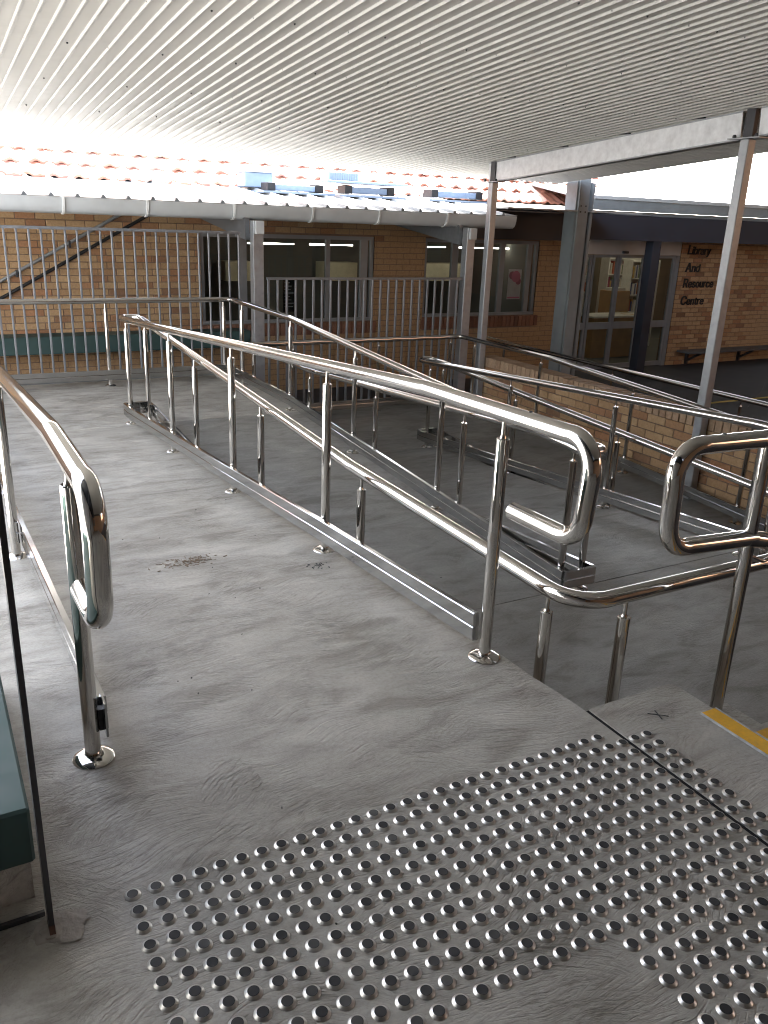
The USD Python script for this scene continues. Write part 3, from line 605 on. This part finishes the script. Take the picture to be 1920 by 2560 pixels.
for k in range(12): MB().box(4.97+k*.036, 4.98+k*.036, 9.594, 9.599, 1.88, 1.972).out('slat', 'grey_paint', lv)
roof_box('roof_vent', 'low roof vent partly behind the first galvanised canopy post', 'roof vent', 6.55, 7.45, 9.50, 1.72, 1.83)
t = thing('roof_cowl', 'pale boxy roof cowl above the leftmost roof vent', 'roof cowl')
MB().cbox(3.85, 4.25, 9.9, 10.2, 1.74, 1.93, .01).out('hood', 'vent_blue', t); MB().cbox(3.80, 4.30, 9.86, 10.24, 1.93, 1.955, .006).out('lid', 'white_paint', t)

# posters
t = thing('window_poster', 'white and pink poster stuck inside the right-hand window pane', 'poster')
MB().box(8.78, 9.06, YW+.067, YW+.070, 0.16, 0.66).out('sheet', 'poster_paper', t)
dc = trimesh.creation.cylinder(.095, .002, sections=20); dc.apply_transform(trimesh.transformations.rotation_matrix(math.pi/2, (1, 0, 0)))
for (dx, dz, s) in ((8.94, .54, 1.0), (8.86, .56, .7), (9.0, .46, .6)):
    q = dc.copy(); q.apply_scale((s, 1, s)); q.apply_translation((dx, YW+.0655+.001*(s < 1), dz)); MB().tm(q).out('printed_shape', 'poster_pink', t)
MB().box(8.79, 9.05, YW+.0645, YW+.0665, 0.175, 0.20).out('printed_band', 'poster_pink', t)
t = thing('notice_board', 'black notice sheet standing in the window behind the short fence', 'notice')
MB().box(4.62, 4.84, YW+.066, YW+.070, 0.02, 0.52).out('sheet', 'black', t)
for k in range(8): MB().box(4.65, 4.65+rng.uniform(.08, .16), YW+.0645, YW+.0658, .44-k*.05, .452-k*.05).out('text_line', 'grey_paint', t)

# ------------------------------------------------------------------ library
lb = thing('library_building', 'library with glass sliding doors, navy fascia and brick wall at the right', 'building')
XL0, XL1, XL2 = 10.03, 12.80, 17.5
m = MB(); m.box(XL1, XL2, YW+.008, YW+.25, GZ, 1.62); m.out('wall', 'mortar', lb)
wall_bricks(lb, XL1, XL2, GZ, 1.45, YW, [], lambda x, y, z: z < 1.25, shift=0.08, z_ref=GZ+.005)
m = MB(); m.box(XL0, XL1, YW+.02, YW+.12, 0.935, 1.60); m.out('head_panel', 'gutter_paint', lb)
def leaf(x0, x1, name, label=None):
    fm = MB(); y0, y1 = YW+.03, YW+.075; s = .052; z0, z1_ = GZ+.012, 0.925
    for a, b, c, d in ((x0, x0+s, z0, z1_), (x1-s, x1, z0, z1_)): fm.box(a, b, y0, y1, c, d)
    for c, d in ((z0, z0+.085), (-.41, -.285), (z1_-.045, z1_)): fm.box(x0+s, x1-s, y0+.002, y1, c, d)
    d_ = fm.out(name, 'window_frame', lb, label=label)
    for c, d in ((z0+.085, -.41), (-.285, z1_-.045)): MB().box(x0+s, x1-s, YW+.05, YW+.056, c, d).out('pane', 'window_glass', d_)
leaf(10.05, 10.60, 'side_light'); leaf(10.62, 11.25, 'door_leaf'); leaf(11.255, 11.90, 'door_leaf'); leaf(12.0, 12.70, 'side_light')
m = MB(); m.box(11.90, 12.0, YW+.02, YW+.1, GZ, .935); m.box(12.70, 12.80, YW+.02, YW+.1, GZ, .935); m.out('jamb', 'window_frame', lb)
MB().cbox(11.28, 11.40, YW-.045, YW+.018, 0.955, 1.00, .008).out('door_sensor', 'dark_steel', lb)
# verandah of the library: navy beam, fascia gutter, post
MB().box(9.62, 20, 9.55, 9.62, 1.20, 1.60).out('beam', 'navy_paint', lb)
MB().box(9.30, 9.61, 9.45, 9.70, 1.18, 1.62).out('beam_end', 'dark_steel', lb)
MB().box(9.25, 20, 9.47, 9.54, 1.665, 1.83).out('gutter', 'column_paint', lb)
MB().box(9.22, 20, 9.44, 9.545, 1.832, 1.885).out('gutter_lip', 'gutter_paint', lb)
MB().box(9.62, 20, 9.552, 9.60, 1.605, 1.66).out('trim', 'grey_paint', lb)
MB().add([(9.3, 9.56, 1.87), (20, 9.56, 1.87), (20, 16, 2.9), (9.3, 16, 2.9), (9.3, 9.56, 1.84), (20, 9.56, 1.84), (20, 16, 2.87), (9.3, 16, 2.87)], [(0, 1, 2), (0, 2, 3), (4, 6, 5), (4, 7, 6), (0, 3, 7), (0, 7, 4), (0, 4, 5), (0, 5, 1)]).out('roof', 'roof_metal', lb)
MB().box(9.7, 20, 9.63, YW, 1.605, 1.63).out('soffit', 'navy_paint', lb)
MB().cbox(11.20, 11.40, 9.60, 9.78, GZ, 1.20, .004).out('column', 'navy_paint', lb)
m = MB(); m.box(9.95, 18.4, 15.5, 15.55, GZ, 1.6); m.box(9.95, 18.4, YW+.26, 15.5, 1.58, 1.60); m.box(9.98, 10.0, YW+.26, 15.5, GZ, 1.6); m.box(18.38, 18.4, YW+.26, 15.5, GZ, 1.6)
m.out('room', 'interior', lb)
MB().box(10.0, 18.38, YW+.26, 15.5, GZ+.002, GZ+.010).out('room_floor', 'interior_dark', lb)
for y in (11.9, 13.2):
    for x in (11.2, 12.9, 14.4, 16.0): MB().box(x-.4, x+.4, y, y+.06, 1.53, 1.57).out('tube_lamp', 'library_light', lb)
def shelf(label, x0, x1, y0, facing, n=5):
    t = thing('bookshelf', label, 'bookshelf')
    z = GZ+.01; H = 1.9; d = .28
    MB().box(x0, x1, y0+d-.02, y0+d, z, z+H).out('back', 'shelf_white', t)
    for a in (x0, x1-.025): MB().box(a, a+.025, y0, y0+d-.021, z, z+H).out('side', 'shelf_white', t)
    for k in range(n+1): MB().box(x0+.026, x1-.026, y0+.002, y0+d-.021, z+.05+k*(H-.1)/n, z+.072+k*(H-.1)/n).out('shelf', 'shelf_white', t)
    names = ['book_red', 'book_white', 'book_blue', 'book_ochre', 'book_green', 'book_maroon', 'book_grey']
    for k in range(n):
        x = x0+.03; zb = z+.073+k*(H-.1)/n
        while x < x1-.08:
            w = rng.uniform(.025, .05); h = rng.uniform(.20, .29)
            if rng.random() < .85: MB().box(x, x+w-.002, y0+.02+rng.uniform(0, .03), y0+d-.06, zb, zb+h).out('book', names[rng.integers(7)], t)
            x += w
shelf('white bookshelf full of books behind the left door leaf', 14.2, 15.3, 13.8, 1)
shelf('white bookshelf full of books behind the right door leaf', 13.75, 14.6, 12.6, 1)
shelf('bookshelf at the far left inside the library, seen past the grey column', 12.5, 13.3, 13.4, 1)
t = thing('counter', 'timber library counter with papers behind the left door leaf', 'counter')
MB().cbox(11.8, 13.3, 11.5, 12.0, GZ+.01, -0.35, .006).out('front', 'timber', t); MB().cbox(11.75, 13.35, 11.45, 12.05, -0.348, -0.31, .006).out('top', 'shelf_white', t)
for k in range(9):
    x, y = rng.uniform(11.9, 13.1), rng.uniform(11.5, 11.9); MB().box(x, x+.15, y, y+.1, -.309+k*.002, -.307+k*.002).out('paper', ['cream', 'shelf_white', 'book_ochre'][k % 3], t)
t = thing('timber_cabinet', 'tan timber cabinet standing in the library behind the doors', 'cabinet')
MB().cbox(12.80, 13.30, 12.1, 12.5, GZ+.01, 0.12, .006).out('body', 'timber', t)
for k in range(3): MB().box(12.83, 13.27, 12.094, 12.099, GZ+.06+k*.42, GZ+.44+k*.42).out('drawer', 'timber', t)
MB().box(12.85, 13.2, 12.15, 12.4, .121, .18).out('tray', 'shelf_white', t)
# lettering
t = thing('wall_lettering', 'black raised lettering Library And Resource Centre on the brick wall', 'lettering')
for word, x0, zb, w in (('Library', 12.955, 0.965, 0.62), ('And', 12.955, 0.640, 0.39), ('Resource', 12.955, 0.345, 0.84), ('Centre', 12.955, 0.015, 0.64)):
    ms = []; x = 0.0
    for i, ch in enumerate(word):
        g = meshkit.text_mesh(ch, 0.165 if i == 0 else 0.140, 0.018, bold=True); g.apply_translation((x - g.bounds[0][0], 0, 0)); x = g.bounds[1][0] + .014; ms.append(g)
    s = w/(x-.014)
    for g in ms:
        v = g.vertices.copy(); v[:, 0] = v[:, 0]*s + v[:, 1]*0.10
        MB().add(np.c_[x0+v[:, 0], YW-.004-v[:, 2], zb+v[:, 1]], g.faces).out('letter', 'letter_black', t)
t = thing('wall_bench', 'dark plank bench fixed along the brick wall under the lettering', 'bench')
MB().cbox(13.0, 17.0, YW-.40, YW-.06, -0.90, -0.86, .005).out('seat', 'bench_grey', t)
for x in (13.35, 14.9, 16.4):
    MB().bar((x, YW-.36, -.905), (x, YW-.03, -1.10), .05, .04).out('brace', 'dark_steel', t); MB().box(x-.025, x+.025, YW-.06, YW-.004, GZ, -.905).out('leg', 'dark_steel', t)
tag(stage.GetPrimAtPath(MB().box(8.9, 16, 7.35, 7.43, GZ+.004, GZ+.006).out('line_marking', 'yellow_line')), 'faded yellow line painted on the dark asphalt', 'line marking')

# ------------------------------------------------------------------ grey corner column with its downpipe
t = thing('grey_column', 'large grey steel column with a flange strip, left of the library doors', 'column')
MB().cbox(8.30, 8.54, 8.38, 8.62, GZ, 2.06, .004).out('shaft', 'column_paint', t)
MB().cbox(8.325, 8.515, 8.345, 8.378, GZ, 2.04, .003).out('flange', 'column_paint', t)
MB().tube([(8.62, 8.42, GZ), (8.62, 8.42, 2.0)], 0.040, 14).out('downpipe', 'column_paint', t, smooth=50)
for z in (1.60, 1.68):
    for x in (8.37, 8.46): MB().tube([(x, 8.346, z), (x, 8.338, z)], .012, 10).out('bolt', 'dark_steel', t, smooth=40)

# ------------------------------------------------------------------ low brick wall beside run 4
t = thing('low_brick_wall', 'low tan brick wall with a brick-on-edge cap beside the lowest ramp', 'wall')
XW, YA, YB, ZC = 6.12, 1.2, 7.36, -0.225
MB().box(XW+.008, XW+.215, YA, YB, GZ-.05, ZC-.122).out('core', 'mortar', t)
MB().box(XW+.012, XW+.211, YA, YB, ZC-.122, ZC-.008).out('cap_mortar', 'mortar', t)
wall_bricks(t, YA, YB, GZ-.02, ZC-.118, XW, [], lambda x, y, z: y > 2.4, axis='y', z_ref=ZC-.118-.086*12+.005)
y = YA
while y < YB-.05:
    j = rng.normal(0, .0015); MB().cbox(XW-.004+j, XW+.228, y, y+.076, ZC-.116, ZC+j, .004).out('cap_brick', 'cap_brick', t); y += .086

# ------------------------------------------------------------------ galvanised fences
def fence(label, x0, x1, y, z0, z1, w, endpost=True):
    t = thing('picket_fence', label, 'fence')
    MB().box(x0, x1, y-.016, y+.016, z1, z1+.028).out('top_rail', 'galvanised_rail', t)
    MB().box(x0, x1, y-.016, y+.016, z0-.03, z0).out('bottom_rail', 'galvanised_rail', t)
    x = x0 + .02
    while x < x1-.01:
        MB().cbox(x-w/2, x+w/2, y-w/2, y+w/2, z0, z1, .003).out('picket', 'galvanised_rail', t); x += .115
    return t
fence('tall galvanised picket fence in front of the brick wall', -0.90+.0, 3.05, 7.86, -.34, 1.185, .020)
fence('short galvanised picket fence between the two verandah columns', 3.40, 6.13, 7.96, -.86, 0.685, .026)

# ------------------------------------------------------------------ canopy overhead
cn = thing('walkway_canopy', 'white ribbed walkway canopy on galvanised posts above the ramps', 'canopy')
SC = 0.080
def zc(y): return 2.392 - SC*(y-3.76)
CX0, CX1, CY0, CY1 = -0.22, 8.20, -5.2, 8.80
x = CX0; n = 0
while x < CX1 - .01:
    xe = min(x + 0.0955*8, CX1); prof = []
    a = x
    while a < xe + .05:
        deep = .013
        prof += [(a, 0), (a+.066, 0), (a+.0715, -deep), (a+.0775, -deep), (a+.086, -deep*.3), (a+.0945, 0)]
        a += .0955
    v, f = [], []
    for q, dz in prof:
        v += [(q, CY0, zc(CY0)+dz+n % 2*.0008), (q, CY1, zc(CY1)+dz+n % 2*.0008)]
    k = len(v); vv = np.vstack([np.array(v), np.array(v)+(0, 0, .0025)])
    for i in range(len(prof)-1):
        b = 2*i; f += [(b, b+3, b+2), (b, b+1, b+3), (k+b, k+b+2, k+b+3), (k+b, k+b+3, k+b+1)]
        f += [(b, b+2, k+b+2), (b, k+b+2, k+b), (b+1, k+b+3, b+3), (b+1, k+b+1, k+b+3)]
    MB().add(vv, f).out('roof_sheet', 'roof_white', cn)
    x = xe - .0275 if n % 2 == 9 else xe; n += 1
sc = MB()
for y in (6.45, 5.39, 4.37, 3.37, 2.35, 1.3):
    x = .52; k = 0
    while x < 5.9:
        sc.lathe([(0, -.009), (.0045, -.008), (.0062, -.002), (.0062, .003)], (x, y + rng.normal(0, .008), zc(y)), 8); x += .2387 if k % 3 < 2 else .3341; k += 1
sc.out('screws', 'dark_steel', cn, kind='stuff')
# beam of two flanges and a web, along the posts
XP = 6.05
def beam(y0, y1):
    za, zb = zc(y0)-.012, zc(y1)-.012
    web = MB().bar((XP, y0, za-.115), (XP, y1, zb-.115), .010, .205, upv=(0, 0, 1)).out('beam_web', 'galvanised_lit', cn)
    for dz in (-.008, -.222): MB().bar((XP+.035, y0, za+dz), (XP+.035, y1, zb+dz), .09, .012).out('beam_flange', 'galvanised', cn)
beam(-5.0, 3.62); beam(3.80, 7.40)
for y in (7.30, 3.71, 0.1, -3.5):
    zt = zc(y) - .245
    p = MB().cbox(XP-.045, XP+.045, y-.045, y+.045, GZ, zt, .006).out('post', 'galvanised', cn)
    MB().box(XP-.07, XP+.09, y-.16, y+.16, zt+.001, zt+.011).out('cap_plate', 'galvanised', cn)
    MB().box(XP-.02, XP+.03, y-.045, y+.045, zt+.012, zc(y)-.012).out('stiffener', 'dark_steel', cn)
    for s in (-.11, .11): MB().lathe([(.016, 0), (.016, .018), (.010, .026), (0, .026)], (XP-.045, y+s, zt+.0115), 8).out('bolt', 'dark_steel', cn)
for y in (4.2, 5.1, 6.0, 6.9): MB().box(XP-.02, XP+.06, y, y+.35, zc(y)-.012, zc(y)-.002).out('packer', 'dark_steel', cn)

# ------------------------------------------------------------------ brick building behind the camera (seen in reflections), side parts added to cut light
rb = thing('rear_building', 'brick building behind the viewer, reflected in the steel, with added side walls and roofs that cut light', 'building')
MB().box(-6, 18.7, -5.5, -5.25, GZ, 3.4).out('wall', 'far_brick', rb)
MB().box(18.45, 18.7, -5.25, 10.3, GZ, 3.4).out('wall', 'side_brick', rb)  # unseen end wall added to close off light from the right
MB().box(-6, 8.4, -6.5, -4.6, 2.95, 3.1).out('eaves', 'navy_paint', rb)
MB().box(7.9, 18.4, -4.0, 10.6, 3.20, 3.3).out('verandah_roof', 'grey_paint', rb)  # unseen roof added to darken the library side and block sun on the asphalt
MB().box(-1.75, -1.55, -5.24, 1.2, GZ, 3.0).out('wall', 'gutter_paint', rb)  # unseen wall added to keep the near left dim
MB().box(-1.9, -0.1, -5.24, 1.2, 2.62, 2.74).out('eaves', 'navy_paint', rb)  # unseen overhang added to cut overhead light at the front left
MB().cbox(-1.2, -0.2, -5.26, -5.20, 0.9, 2.2, .01).out('window', 'interior_dark', rb)

yw = thing('yard_wall', 'unseen wall added left of the yard to bounce sunlight onto the ramps', 'wall')
MB().box(-3.9, -3.6, 1.6, 13, GZ, 2.9).out('wall', 'white_paint', yw); MB().cbox(-3.95, -3.55, 1.55, 13.05, 2.9, 2.96, .01).out('coping', 'yard_concrete', yw)  # unseen pale wall added as a reflector, throwing sunlight in from the left

# ------------------------------------------------------------------ litter and small things
def litter(name, cx, cy, zf, n, sx, sy, label, s0=.004, s1=.014, m='leaf_litter'):
    mb = MB()
    for k in range(n):
        x, y = rng.normal(cx, sx), rng.normal(cy, sy); L, w, a = rng.uniform(s0, s1), rng.uniform(.002, .004), rng.uniform(0, np.pi)
        dx, dy = math.cos(a)*L/2, math.sin(a)*L/2; z = zf(y) + .002 + abs(rng.normal(0, .0015))
        mb.bar((x-dx, y-dy, z), (x+dx, y+dy, z+rng.uniform(-.001, .003)), w, w*.7)
    tag(stage.GetPrimAtPath(mb.out(name, m)), label, 'litter', kind='stuff')
litter('leaf_litter', 0.70, 2.0, z1, 120, .06, .035, 'small heap of dry leaf and twig litter on the first ramp', .004, .022)
litter('dirt_specks', 1.20, 1.66, z1, 26, .03, .02, 'few black crumbs of dirt beside the middle rail', .004, .010, 'black')
litter('grit_specks', 0.6, 1.2, z1, 24, .5, .9, 'tiny dark specks scattered over the first ramp', .003, .006, 'black')
wire = MB().tube([(12.4, 7.6, GZ+.9), (12.1, 7.5, GZ+.55), (11.6, 7.2, GZ+.22), (10.9, 6.9, GZ+.02)], .004, 6)
tag(stage.GetPrimAtPath(wire.out('cable', 'dark_steel', smooth=50)), 'thin dark cable trailing down to the asphalt at the right', 'cable')
